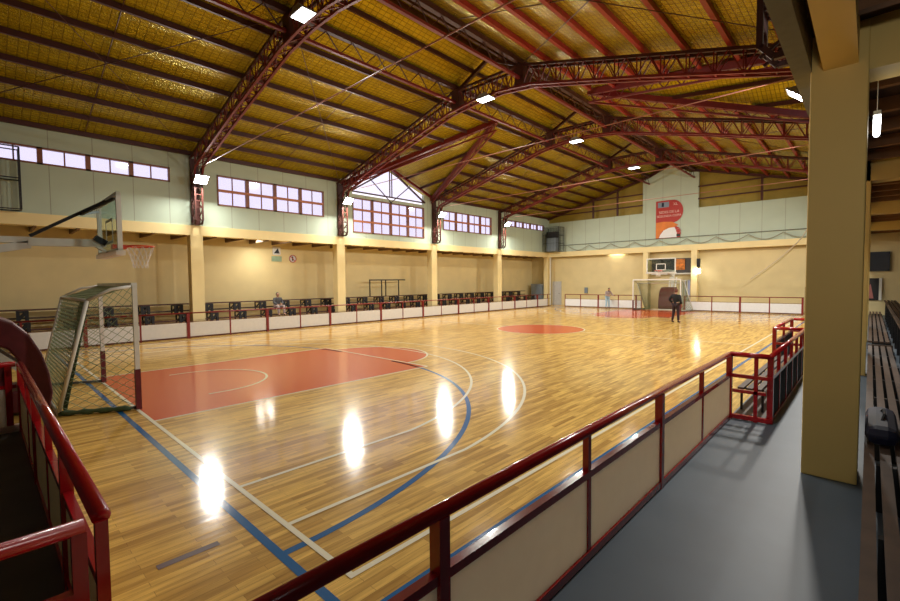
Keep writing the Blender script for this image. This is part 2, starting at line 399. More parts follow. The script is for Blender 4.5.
# pillars
def pillar(x0, x1, y0, y1, z1, label, m):
    o = MB().box(x0, x1, y0, y1, 0, z1).build('concrete_pillar', m, bevel=.01)
    tag(o, label, 'pillar', 'concrete pillars carrying the ledge beams')
nm = ['behind the near goal side of the bleachers', 'between the two-row window and the three-row gable window', 'right of the three-row gable window', 'second from the far left corner']
for y, n in zip(YF, nm): pillar(XL-.42, XL+.0, y-.22, y+.24, 3.98, 'cream square pillar of the left wall '+n, M_cream)
pillar(XL-.42, XL, YE-.05, YE+.4, 3.98, 'cream pillar in the far left corner of the hall', M_cream)
pillar(-9.35, -9.0, YE+.02, YE+.38, 3.98, 'cream pillar of the far wall left of the far hoop', M_cream)
pillar(-6.2, -5.83, YE+.02, YE+.38, 3.98, 'cream pillar of the far wall right of the far hoop', M_cream)
pillar(2.12, 2.555, 4.12, 4.6, 4.48, 'big yellow cream pillar standing in the right foreground on the walkway', M_pillar)
for y, n in zip(YF[1:], ['second', 'third', 'fourth']): pillar(2.12, 2.575, y-.2, y+.24, 4.6, 'cream pillar on the right walkway, '+n+' from the camera', M_pillar)
o = MB().tube([(-16.85, 31.1, 0), (-16.85, 31.1, 3.95)], .05).build('downpipe', M_wpaint); tag(o, 'white vertical pipe beside the far left corner pillar', 'pipe')

# ------------------------------------------------------------------ roof sheets
T = .03
def sheet(name, pts):
    m_ = MB(); m_.face(pts); o = m_.build(name, M_foil)
    s_ = o.modifiers.new('thick', 'SOLIDIFY'); s_.thickness = .03; s_.offset = 0
    return struct(o)
XE = XL-.35; ze = roofz(XE); Yr = 31.6
VX = -9.7; VZ = 7.27+.27*(VX-XL)
sheet('ceiling', [(XE, YB, ze), (XK1, YB, ZK), (XK1, Yr, ZK), (XE, Yr, ze), (XE, DY1, ze), (XL, DY1, 7.27), (VX, DYM, VZ), (XL, DY0, 7.27), (XE, DY0, ze)])
XE2 = XR+.35; ze2 = roofz(XE2); VX2 = -5.3; VZ2 = roofz(VX2)
sheet('ceiling', [(XE2, YB, ze2), (XK2, YB, ZK), (XK2, Yr, ZK), (XE2, Yr, ze2), (XE2, DY1, ze2), (XR, DY1, 7.27), (VX2, DYM, VZ2), (XR, DY0, 7.27), (XE2, DY0, ze2)])
sheet('ceiling', [(XK1, YB, ZK), (XM, YB, ZR), (XM, Yr, ZR), (XK1, Yr, ZK)])
sheet('ceiling', [(XK2, YB, ZK), (XM, YB, ZR), (XM, Yr, ZR), (XK2, Yr, ZK)])
DZ = 8.45
for X, vx, vz in ((XL, VX, VZ), (XR, VX2, VZ2)):
    s = -1 if X == XL else 1
    for yy in (DY0, DY1):
        sheet('ceiling', [(X, yy, 7.27), (vx, DYM, vz), (X, DYM, DZ)])
        sheet('ceiling', [(X, yy, 7.27), (X, DYM, DZ), (X+s*.5, DYM, DZ), (X+s*.5, yy, 7.2)])
# gable infill at the far end
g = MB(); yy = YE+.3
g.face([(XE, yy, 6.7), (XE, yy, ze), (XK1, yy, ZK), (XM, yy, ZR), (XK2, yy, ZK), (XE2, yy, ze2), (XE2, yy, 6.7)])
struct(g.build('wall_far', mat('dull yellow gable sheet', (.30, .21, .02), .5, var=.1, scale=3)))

# ------------------------------------------------------------------ steel: purlins, trusses
def purlin(x, z, y0, y1, label, wd=.08, h=.15):
    o = MB().box(x-wd/2, x+wd/2, y0, y1, z-h, z).build('roof_purlin', M_steel if x < -7.5 else M_redlit)
    tag(o, label, 'roof beam', 'steel purlins under the yellow roof')
ordn = ['lowest', 'second', 'third', 'fourth', 'fifth', 'sixth', 'seventh', 'eighth']
for k in range(8):
    x = XL+.05+1.02*k; fr_ = (x-XL)/(VX-XL)
    a, b = DY0+(DYM-DY0)*fr_, DY1-(DY1-DYM)*fr_
    if k == 7: a, b = DYM-.3, DYM+.3
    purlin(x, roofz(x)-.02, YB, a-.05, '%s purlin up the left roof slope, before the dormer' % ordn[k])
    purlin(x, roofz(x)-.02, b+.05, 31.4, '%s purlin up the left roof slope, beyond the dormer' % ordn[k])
    x2 = XR-.05-1.02*k; fr_ = (XR-x2)/(XR-VX2)
    a, b = DY0+(DYM-DY0)*fr_, DY1-(DY1-DYM)*fr_
    if k == 7: a, b = DYM-.3, DYM+.3
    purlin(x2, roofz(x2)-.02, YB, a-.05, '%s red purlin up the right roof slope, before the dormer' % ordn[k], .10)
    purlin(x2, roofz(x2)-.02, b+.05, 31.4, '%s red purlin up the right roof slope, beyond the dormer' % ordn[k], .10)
o = MB().box(XM-.05, XM+.05, YB, 31.4, ZR-.22, ZR-.05).build('roof_purlin', M_steel); tag(o, 'dark steel purlin running along the very ridge of the roof', 'roof beam', 'steel purlins under the yellow roof')
for x, n in ((XM-.72, 'left'), (XM+.72, 'right')):
    z = ZR-(ZR-ZK)*.72/1.45
    o = MB().box(x-.04, x+.04, YB, 31.4, z-.15, z-.02).build('roof_purlin', M_steel); tag(o, 'dark purlin halfway up the steep ridge strip, on its %s side' % n, 'roof beam', 'steel purlins under the yellow roof')

# lattice girders along the two kinks of the roof
for x, n in ((XK1, 'left'), (XK2, 'right')):
    g = thing('lattice_girder', 'long dark red lattice girder along the %s kink of the roof' % n, 'girder', (x, 12, ZK-.8), 'girders under the ridge')
    c = MB(); c.box(x-.07, x+.07, YB, 31.2, ZK-.22, ZK-.06); c.build('top_chord', M_steel, g)
    MB().box(x-.05, x+.05, YB, 31.2, ZK-.72, ZK-.64).build('bottom_chord', M_steel_l, g)
    l = MB(); n_ = 80
    for k in range(n_):
        y0 = YB+(31.2-YB)*k/n_; y1 = YB+(31.2-YB)*(k+1)/n_
        l.bar((x, y0, ZK-.2 if k % 2 else ZK-.68), (x, y1, ZK-.68 if k % 2 else ZK-.2), .025)
    l.build('lattice_web', M_steel, g)

# roof truss prototype (box lattice arch on lattice legs)
def make_truss(Y, legs=True):
    t = thing('roof_truss', 'x', 'truss', (XM, Y, 4.37), 'red lattice trusses across the hall')
    top = [(XL+.0, 7.02), (XK1, 9.22), (XK2, 9.22), (XR, 7.02)]
    bot = [(XL+.62, 6.62), (-12.8, 7.62), (XK1-.4, 8.48), (-8.1, 8.62), (-6.9, 8.62), (XK2+.4, 8.48), (-2.2, 7.62), (XR-.62, 6.62)]
    def pl(P, x):
        for (a, b) in zip(P, P[1:]):
            if a[0] <= x <= b[0]: return a[1]+(b[1]-a[1])*(x-a[0])/(b[0]-a[0])
        return P[0][1] if x < P[0][0] else P[-1][1]
    hw = .14
    c = MB(); d = MB(); wb = MB()
    for s in (-hw, hw):
        for a, b in zip(top, top[1:]): c.bar((a[0], Y+s, a[1]), (b[0], Y+s, b[1]), .07, .08)
        for a, b in zip(bot, bot[1:]): d.bar((a[0], Y+s, a[1]), (b[0], Y+s, b[1]), .07, .07)
        d.bar((XL+.62, Y+s, 6.62), (XL+.45, Y+s, 6.3), .07); d.bar((XR-.62, Y+s, 6.62), (XR-.45, Y+s, 6.3), .07)
        n = 58; xs = [XL+.55+(XR-XL-1.1)*k/n for k in range(n+1)]
        for k in range(n):
            if k % 2: a, b = (xs[k], pl(top, xs[k])), (xs[k+1], pl(bot, xs[k+1]))
            else: a, b = (xs[k], pl(bot, xs[k])), (xs[k+1], pl(top, xs[k+1]))
            wb.bar((a[0], Y+s, a[1]), (b[0], Y+s, b[1]), .028)
            if k % 2 == 0: wb.bar((xs[k], Y+s, pl(bot, xs[k])), (xs[k], Y+s, pl(top, xs[k])), .03)
    for k in range(0, n+1, 2):
        wb.bar((xs[k], Y-hw, pl(bot, xs[k])), (xs[k], Y+hw, pl(bot, xs[k])), .028); wb.bar((xs[k], Y-hw, pl(top, xs[k])), (xs[k], Y+hw, pl(top, xs[k])), .028)
        if k < n: wb.bar((xs[k], Y-hw, pl(bot, xs[k])), (xs[k+2] if k+2 <= n else xs[k+1], Y+hw, pl(bot, xs[min(k+2, n)])), .025)
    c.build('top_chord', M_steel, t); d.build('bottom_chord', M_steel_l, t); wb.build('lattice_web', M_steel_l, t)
    # solid gusset boxes at the kinks
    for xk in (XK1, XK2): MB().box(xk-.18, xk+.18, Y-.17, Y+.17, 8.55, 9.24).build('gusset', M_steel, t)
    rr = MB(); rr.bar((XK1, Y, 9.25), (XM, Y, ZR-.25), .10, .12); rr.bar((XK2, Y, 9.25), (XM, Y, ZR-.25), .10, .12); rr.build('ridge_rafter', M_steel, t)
    for sx in (0, 1):
        def X(v): return v if sx == 0 else (XL+XR-v)
        lg = MB()
        for s in (-.13, .13):
            lg.bar((X(XL+.03), Y+s, 4.42), (X(XL+.03), Y+s, 7.0), .06); lg.bar((X(XL+.43), Y+s, 4.55), (X(XL+.43), Y+s, 6.6), .06)
            lg.bar((X(XL+.03), Y+s, 4.42), (X(XL+.30), Y+s, 4.42), .06); lg.bar((X(XL+.30), Y+s, 4.42), (X(XL+.43), Y+s, 4.58), .06)
            for k in range(8):
                za, zb = 4.45+.27*k, 4.72+.27*k
                lg.bar((X(XL+.03 if k % 2 else XL+.43), Y+s, za), (X(XL+.43 if k % 2 else XL+.03), Y+s, zb), .03)
        for k in range(9): lg.bar((X(XL+.43), Y-.13, 4.55+.25*k), (X(XL+.43), Y+.13, 4.55+.25*k), .03)
        lg.box(min(X(XL+.0), X(XL+.05)), max(X(XL+.0), X(XL+.05)), Y-.15, Y+.15, 4.4, 7.0)
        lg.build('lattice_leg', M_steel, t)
    MB().tube([(XL+.5, Y, 6.56), (XR-.5, Y, 6.56)], .015).build('tie_rod', M_tie, t)
    return t
T0 = make_truss(YF[0])
tl = ['dark red lattice truss nearest the camera, crossing the top left of the photo', 'dark red lattice truss on the camera side of the gable window dormer',
      'dark red lattice truss on the far side of the gable window dormer', 'dark red lattice truss closest to the far wall']
T0['label'] = tl[0]
for k in (1, 2, 3):
    c = copy_tree(T0); c.location = (XM, YF[k], 4.37); c['label'] = tl[k]
# gable end rafters at the far wall with girts
gr = thing('gable_rafter', 'dark red rafters and girts framing the yellow gable above the far wall', 'rafter', (XM, YE, 6.8))
m_ = MB(); y = YE-.06
for a, b in (((XL, 7.1), (XK1, 9.28)), ((XR, 7.1), (XK2, 9.28)), ((XK1, 9.28), (XM, 9.98)), ((XK2, 9.28), (XM, 9.98))): m_.bar((a[0], y, a[1]), (b[0], y, b[1]), .14, .16)
m_.build('rafter', M_steel, gr)
for z, xa, xb in ((7.35, -16.2, -9.4), (8.15, -13.3, -9.4), (7.35, -5.8, 1.2), (8.15, -5.8, -1.8)): MB().box(xa, xb, y+.0, y+.08, z-.04, z+.04).build('girt', M_steel, gr)
for x in (-13.1, -2.3, -11.2): MB().box(x-.06, x+.06, y-.06, y+.04, 6.8, roofz(x)-.25).build('gable_post', M_steel, gr)
# dormer ribs
for X, vx, vz, n in ((XL, VX, VZ, 'left'), (XR, VX2, VZ2, 'right')):
    d = thing('dormer_frame', 'dark red valley rafters and ridge beam of the %s dormer' % n, 'rafter', (X, DYM, 7.0), 'dormer frames')
    for yy in (DY0+.2, DY1-.2): 
        MB().bar((X, yy, 7.05), (vx, DYM, vz-.12), .16, .2).build('valley_rafter', M_steel_l, d)
    MB().bar((X, DYM, DZ-.12), (vx, DYM, vz-.12), .12, .16).build('ridge_beam', M_steel_l, d)
    m_ = MB()
    for fr_ in (.35, .68):
        for yy in (DY0, DY1):
            a = Vector((X, yy+(DYM-yy)*fr_, 7.27+(DZ-7.27)*fr_)); b = Vector((X+(vx-X)*fr_, yy+(DYM-yy)*fr_, 7.27+(vz-7.27)*fr_))
            m_.bar(a-Vector((0,0,.1)), b-Vector((0,0,.1)), .07, .12)
    m_.build('dormer_purlin', M_steel, d)
    l = MB()
    for yy in (DY0+.2, DY1-.2):
        a = Vector((X, yy, 6.85)); b = Vector((vx, DYM, vz-.5)); l.bar(a, b, .06)
        A = Vector((X, yy, 7.05)); B = Vector((vx, DYM, vz-.12))
        for k in range(26):
            p, q = k/26, (k+1)/26
            l.bar(a.lerp(b, p), A.lerp(B, q), .025) if k % 2 else l.bar(A.lerp(B, p), a.lerp(b, q), .025)
    l.build('lattice_web', M_steel_l, d)
    if X == XL:
        MB().bar((X+.05, DY0, 7.1), (X+.05, DYM, DZ-.1), .1, .14).bar((X+.05, DY1, 7.1), (X+.05, DYM, DZ-.1), .1, .14).build('gable_rafter', M_steel_l, d)
# diagonal bracing rods under the sheets
bays = [(-2.3, 4.2, 'nearest the camera'), (4.5, 10.9, 'in front of the dormer'), (17.9, 24.3, 'behind the dormer'), (24.6, 31.0, 'next to the far wall')]
for (a, b, n) in bays:
    for side, xa, xb in (('left', -16.9, -9.1), ('right', 1.9, -5.9)):
        o = MB().tube([(xa, a, roofz(xa)-.2), (xb, b, roofz(xb)-.2)], .012, 5).tube([(xa, b, roofz(xa)-.22), (xb, a, roofz(xb)-.22)], .012, 5)
        ym = (a+b)/2
        o.tube([(xa, ym, roofz(xa)-.1), (xb, ym, roofz(xb)-.1)], .014, 5)
        tag(o.build('bracing_rod', M_steel), 'crossed thin rods under the %s roof slope, bay %s' % (side, n), 'bracing', 'roof bracing rods')

# ------------------------------------------------------------------ lamps
def lamp_light(name, kind, loc, e, parent, rot=None, size=.3, spread=None):
    l = bpy.data.lights.new(name, kind); l.energy = e; l.color = LAMP_COL
    if kind == 'AREA': l.shape = 'RECTANGLE'; l.size = size; l.size_y = size*.8
    else: l.shadow_soft_size = size
    o = bpy.data.objects.new(name, l); COL.objects.link(o); o.parent = parent; o.location = loc
    if rot: o.rotation_euler = rot
    return o
def floodlight(x, y, z, side, label, e):
    s = 1 if side == 'L' else -1
    t = thing('floodlight', label, 'lamp', (x, y, z), 'floodlights on the lattice legs')
    # housing tilted down towards the court
    th = math.radians(50); c, sn = math.cos(th), math.sin(th)
    def P(u, v, w_):   # u forward, w_ up in the lamp's own frame
        return (x+s*(u*c+w_*sn), y+v, z+(-u*sn+w_*c))
    h = MB(); i = 0
    back = [P(-.16, -.12, -.1), P(-.16, .12, -.1), P(-.16, .12, .1), P(-.16, -.12, .1)]; fr_ = [P(0, -.24, -.21), P(0, .24, -.21), P(0, .24, .21), P(0, -.24, .21)]
    h.face(back)
    for k in range(4): h.face([back[k], back[(k+1) % 4], fr_[(k+1) % 4], fr_[k]])
    for k in range(4): h.bar(fr_[k], fr_[(k+1) % 4], .03)
    h.build('housing', M_lampb, t)
    MB().face([P(.004, -.22, -.19), P(.004, .22, -.19), P(.004, .22, .19), P(.004, -.22, .19)]).build('lens', M_lens, t)
    b = MB(); b.bar((x-s*.35, y, z+.02), (x-s*.05, y, z+.02), .04); b.bar((x-s*.05, y-.23, z), (x-s*.05, y+.23, z), .03)
    b.build('bracket', M_lampb, t)
    d = Vector((s*c, 0, -sn)); q = d.to_track_quat('-Z', 'Y').to_euler()
    lamp_light('lamp_light', 'AREA', tuple(d*.03), e, t, q, .42)
    return t
fl = ['on the first lattice leg of the left wall, right of the four-part window', 'on the left wall lattice leg just left of the gable window',
      'on the left wall lattice leg just right of the gable window', 'on the left wall lattice leg nearest the far corner']
fr2 = ['on the right wall leg above the foreground pillar', 'on the right wall leg just past the foreground pillar', 'on the right wall leg behind the pillar, third along', 'on the right wall leg nearest the far wall']
for k, y in enumerate(YF):
    floodlight(-16.38, y+.02, 6.08, 'L', 'bright floodlight '+fl[k], LAMP_W*(.85 if k == 0 else 1.1))
    floodlight(1.3, y+.02, 6.15, 'R', 'floodlight '+fr2[k], LAMP_W*(.35 if k == 0 else 1.1))
rl = ['near the top edge of the photo', 'second along the ridge', 'third along the ridge', 'farthest along the ridge']
for k, y in enumerate([4.0, 11.0, 17.75, 24.7]):
    x, yy, z = -7.5, y-.1, 8.5  # hangs from the truss
    t = thing('ridge_lamp', 'white lit hanging lamp under the roof ridge, '+rl[k], 'lamp', (x, yy, z), 'lamps under the ridge')
    h = MB(); h.prism([(x-.12, z+.16), (x+.12, z+.16), (x+.3, z), (x-.3, z)], 'y', yy-.2, yy+.2); h.build('housing', M_lampb, t)
    MB().box(x-.27, x+.27, yy-.17, yy+.17, z-.012, z-.002).build('lens', M_bay, t)
    MB().tube([(x, yy, z+.16), (x, yy, z+.6)], .012).build('hanger', M_steel, t)
    lamp_light('lamp_light', 'AREA', (0, 0, -.03), BAY_W*(.4 if k == 0 else 1), t, (0, 0, 0), .5)
# tube light in the right gallery
t = thing('tube_light', 'short white tube light hanging just right of the foreground pillar', 'lamp', (2.62, 4.8, 3.7), 'gallery tube lights')
MB().tube([(2.62, 4.62, 3.66), (2.62, 5.3, 3.66)], .03, 10).build('tube', M_tube, t)
MB().box(2.59, 2.65, 4.6, 5.32, 3.70, 3.74).build('batten', M_wpaint, t)
MB().tube([(2.62, 4.7, 3.74), (2.62, 4.7, 4.5)], .003).tube([(2.62, 5.25, 3.74), (2.62, 5.25, 4.5)], .003).build('hanger', M_wpaint, t)
lamp_light('lamp_light', 'POINT', (.06, 0, -.12), 2.5, t, None, .05)
t = thing('tube_light', 'added unseen tube light behind the viewpoint, brightening the pillar', 'lamp', (2.9, -4.6, 3.0), 'gallery tube lights')  # added out of view to brighten the near face of the foreground pillar
MB().tube([(2.3, -4.7, 3.0), (3.5, -4.7, 3.0)], .03, 10).build('tube', M_tube, t); MB().box(2.28, 3.52, -4.8, -4.74, 2.96, 3.04).build('batten', M_wpaint, t)
lamp_light('lamp_light', 'AREA', (0, .1, -.05), 10, t, (PI/2, 0, 0), .6).data.spread = math.radians(65)
# bracket lamp by the far pillar
t = thing('wall_lamp', 'small bright box lamp on the far wall just right of the far hoop pillar', 'lamp', (-5.72, 31.1, 2.5))
MB().box(-5.82, -5.6, 31.0, 31.12, 2.42, 2.72).build('lens', emis('lit box lamp', (1, .97, .9), 16), t)
MB().box(-5.8, -5.62, 31.02, 31.2, 2.85, 3.4).build('speaker_box', M_black, t)
MB().bar((-5.7, 31.1, 2.7), (-5.7, 31.1, 2.9), .04).build('bracket', M_black, t)
lamp_light('lamp_light', 'AREA', (0, -.14, .1), 14, t, (math.radians(60), 0, 0), .25)
t = thing('ledge_lamp', 'strip lamp tucked behind the far ledge beam, glowing on the far wall', 'lamp', (-11.5, 31.68, 4.0))
MB().box(-12.1, -10.9, 31.66, 31.72, 4.115, 4.14).build('strip', M_tube, t)
lamp_light('lamp_light', 'AREA', (0, .02, .1), 28, t, (0, 0, 0), 1.0)
t = thing('ledge_lamp', 'strip lamp tucked behind the left ledge beam above the wall signs', 'lamp', (-17.9, 7.4, 3.93))
MB().box(-17.95, -17.85, 6.8, 8.0, 4.115, 4.14).build('strip', M_tube, t)
lamp_light('lamp_light', 'AREA', (0, 0, .17), 80, t, (0, math.radians(-15), 0), .9)

# ------------------------------------------------------------------ railings with boards
M_fr = mat('dull red rail paint', (.22, .012, .012), .4)
M_thin = mat('dark maroon thin rail', (.10, .012, .012), .4)
def railing(label, origin, axis, pos, a, b, posts, panel_mat, side=0, ztop=.95, zmid=.64, panels=True, tr=.036, openings=(), far=False):
    """axis 'y': runs along Y at X=pos; axis 'x': runs along X at Y=pos. posts: list of (t, width)"""
    o = thing('court_railing', label, 'railing', origin, 'red railings around the court')
    P = (lambda t, z, d=0: (pos+d, t, z)) if axis == 'y' else (lambda t, z, d=0: (t, pos+d, z))
    MB().tube([P(a, ztop), P(b, ztop)], tr, 12).build('top_rail', M_fr if far else M_rail, o, smooth=True)
    MB().bar(P(a, zmid), P(b, zmid), .02 if far else .05, .02 if far else .05).build('middle_rail', M_thin if far else M_rail, o)
    MB().bar(P(a, .045), P(b, .045), .04 if far else .06, .05 if far else .06).build('bottom_rail', M_thin if far else M_rail, o)
    for t, w_ in posts:
        MB().bar(P(t, 0), P(t, ztop-.02), w_, w_).build('post', M_fr if far else M_rail, o)
    if panels:
        for (t0, w0), (t1, w1) in zip(posts, posts[1:]):
            m_ = MB()
            if axis == 'y': m_.box(pos-.012, pos+.012, t0+w0/2, t1-w1/2, .075, zmid-.025)
            else: m_.box(t0+w0/2, t1-w1/2, pos-.012, pos+.012, .075, zmid-.025)
            m_.build('board_panel', panel_mat, o)
    return o
TK, TN = .07, .045
M_dgp = mat('dark grey mesh panel', (.018, .018, .018), .8)
railing('long red foreground railing with grey panels along the right walkway', (1.14, 1.9, 0), 'y', 1.14, -1.8, 5.75,
        [(-1.8, TK), (-.27, TK), (1.25, TN), (2.79, TK), (4.27, TN), (5.75, TK)], M_boardg)
railing('short red rail stepping out across the walkway at the bench bay, no panels', (1.37, 5.78, 0), 'x', 5.78, 1.14, 1.62, [(1.46, TN)], M_boardg, panels=False, zmid=.64)
MB().bar((1.18, 5.78, .42), (1.58, 5.78, .42), .045).build('lower_rail', M_rail, [q for q in bpy.data.objects if q.name.startswith('court_railing')][-1])
MB_ = railing('red railing with grey panels around the outer side of the bench bay', (1.62, 8, 0), 'y', 1.62, 5.78, 10.25,
        [(5.85, TK), (6.6, TN), (7.35, TN), (8.1, TN), (8.85, TN), (9.6, TN), (10.25, TK)], M_dgp)
railing('short red rail closing the far end of the bench bay', (1.37, 10.25, 0), 'x', 10.25, 1.1, 1.62, [(1.1, TK)], M_boardg, panels=False, zmid=.62)
railing('red railing beyond the bench bay on the right side of the court', (1.1, 12, 0), 'y', 1.1, 10.25, 13.2, [(10.35, TN), (11.7, TN), (13.2, TK)], M_dgp)
railing('short red rail across the walkway past the bench bay', (1.37, 13.2, 0), 'x', 13.2, 1.14, 1.66, [(1.6, TK)], M_boardg, panels=False)
railing('red railing along the far part of the right walkway', (1.6, 20, 0), 'y', 1.62, 13.25, 29.5, [(13.4+1.5*k, TK if k % 2 else TN) for k in range(11)], M_dgp)
# left boards
Lp = [(-.9+1.5*k, .10 if k % 2 == 1 else .05) for k in range(21) if -.9+1.5*k < 29.6]
railing('long red railing with white boards in front of the left bleachers', (-15.9, 14, 0), 'y', -15.9, -1.36, 29.5, Lp, M_board, zmid=.62, tr=.024, far=True)
railing('red railing with white boards at the far end, left of the far goal', (-11.8, 29.6, 0), 'x', 29.6, -14.65, -8.85,
        [(-14.65, .05), (-13.35, .05), (-11.95, .09), (-10.45, .05), (-9.2, .09), (-8.85, .05)], M_board, zmid=.62, tr=.024, far=True)
railing('red railing with white boards at the far end, right of the far goal', (-3, 29.6, 0), 'x', 29.6, -6.15, -.05,
        [(-6.1, .09), (-4.55, .05), (-3.05, .09), (-1.6, .05), (-.1, .09)], M_board, zmid=.62, tr=.024, far=True)
# near end
railing('red railing with panels behind the near baseline, left foreground', (-3, -1.38, 0), 'x', -1.38, -6.0, -.02,
        [(-6.0, TK), (-4.5, TN), (-3.6, TK), (-2.4, TN), (-1.3, TK), (-.03, .05)], M_cream, tr=.04)
railing('red end rail at the bottom left corner, beside the baseline railing corner post', (.02, -3, 0), 'y', .03, -4.6, -1.45, [(-4.6, TK), (-3.0, TN), (-1.47, .055)], M_cream, panels=False, tr=.035)
cr = railing('dark red cross rail at the far end of the baseline enclosure', (-6.08, -3, 0), 'y', -6.06, -4.6, -1.42, [(-4.6, TK), (-1.5, TK)], M_boardg, tr=.04)
MB().box(-6.075, -6.045, -4.6, -1.46, .66, .93).build('upper_panel', M_maroon, cr)

# player bench in the bay
b = thing('team_bench', 'low slatted timber bench inside the railed bay right of the court', 'bench', (1.36, 8, 0))
for x in (1.22, 1.33, 1.44): MB().box(x-.04, x+.04, 6.1, 10.0, .38, .41).build('seat_slat', M_plank, b)
for y in (6.3, 8.0, 9.8): MB().bar((1.2, y, .03), (1.2, y, .38), .03).bar((1.47, y, .03), (1.47, y, .38), .03).bar((1.2, y, .36), (1.47, y, .36), .03).build('support', M_black, b)
MB().box(1.17, 1.55, 5.95, 10.1, .0, .03).build('deck', M_plank, b)

# ------------------------------------------------------------------ left bleachers
bl = thing('bleacher', 'three-step bleacher with black supports along the whole left wall', 'bleacher', (-17.7, 14, 0))
def sup(y, levels=3):
    s_ = MB()
    for k, (x0, x1, z) in enumerate(((-17.45, -16.75, .42), (-18.05, -17.45, .82), (-18.65, -18.05, 1.18))):
        if k >= levels: break
        w_ = .11
        for yy in (y-w_, y+w_):
            s_.bar((x1, yy, z-.36 if k else 0), (x1, yy, z), .09); s_.bar((x0+.05, yy, max(0, z-.36)), (x0+.05, yy, z), .05)
            s_.bar((x0+.05, yy, z-.02), (x1, yy, z-.02), .06)
        s_.bar((x1, y-w_, z-.33), (x1, y+w_, z-.03), .07); s_.bar((x1, y-w_, z-.03), (x1, y+w_, z-.03), .06)
        s_.bar((x0+.08, y-w_, z-.30), (x0+.08, y+w_, z-.04), .05)
    s_.build('support', M_black, bl)
for k in range(27): sup(-.75+1.16*k, 3 if k < 26 else 2)
for x0, x1, z, ye in ((-17.40, -16.78, .42, 30.4), (-18.0, -17.5, .82, 29.9), (-18.62, -18.1, 1.18, 29.3)):
    for q in range(3):
        u = (x1-x0)/3; MB().box(x0+u*q+.02, x0+u*(q+1)-.02, -2.4, ye, z, z+.04).build('seat_plank', M_plankr, bl)
    MB().box(x1-.05, x1-.02, -2.4, ye, z-.28, z-.22).build('foot_rail', M_plankr if z < 1 else M_plank, bl)
# low cream wall behind top seat
# black steel frame on bleacher
t = thing('steel_stand', 'thin black steel frame standing on the left bleacher below the gable window', 'stand', (-18.4, 15, 1.22))
m_ = MB()
for y in (13.75, 14.6, 14.9, 15.9): m_.bar((-18.35, y, 1.22), (-18.35, y, 2.16), .05)
m_.build('post', M_black, t); MB().bar((-18.35, 13.72, 2.16), (-18.35, 16.4, 2.16), .07).build('top_bar', M_black, t)
# wall signs
t = thing('wall_sign', 'square white wall sign with a dark triangle picture, above a green plate', 'sign', (-19.08, 8.62, 3.5))
MB().box(-19.1, -19.07, 8.40, 8.80, 3.45, 3.85).build('plate', M_board, t)
m_ = MB(); m_.prism([(8.45, 3.52), (8.75, 3.52), (8.66, 3.78)], 'x', -19.07, -19.06); m_.build('pictogram', M_black, t)
MB().box(-19.1, -19.07, 8.35, 8.85, 3.12, 3.38).build('green_plate', mat('pale green plate', (.35, .50, .33), .5), t)
t = thing('wall_sign', 'round prohibition sign on the left wall, right of the square sign', 'sign', (-19.08, 9.5, 3.3))
m_ = MB(); m_.prism([(9.45+.2*math.cos(k*PI/12), 3.28+.2*math.sin(k*PI/12)) for k in range(24)], 'x', -19.1, -19.07); m_.build('disc', M_board, t)
m_ = MB(); m_.tube([(-19.06, 9.45+.18*math.cos(k*PI/12), 3.28+.18*math.sin(k*PI/12)) for k in range(24)], .018, 6, closed=True); m_.bar((-19.06, 9.33, 3.41), (-19.06, 9.57, 3.15), .03); m_.build('ring', M_rim, t)
m_ = MB(); m_.box(-19.07, -19.062, 9.41, 9.47, 3.18, 3.4); m_.build('pictogram', M_black, t)

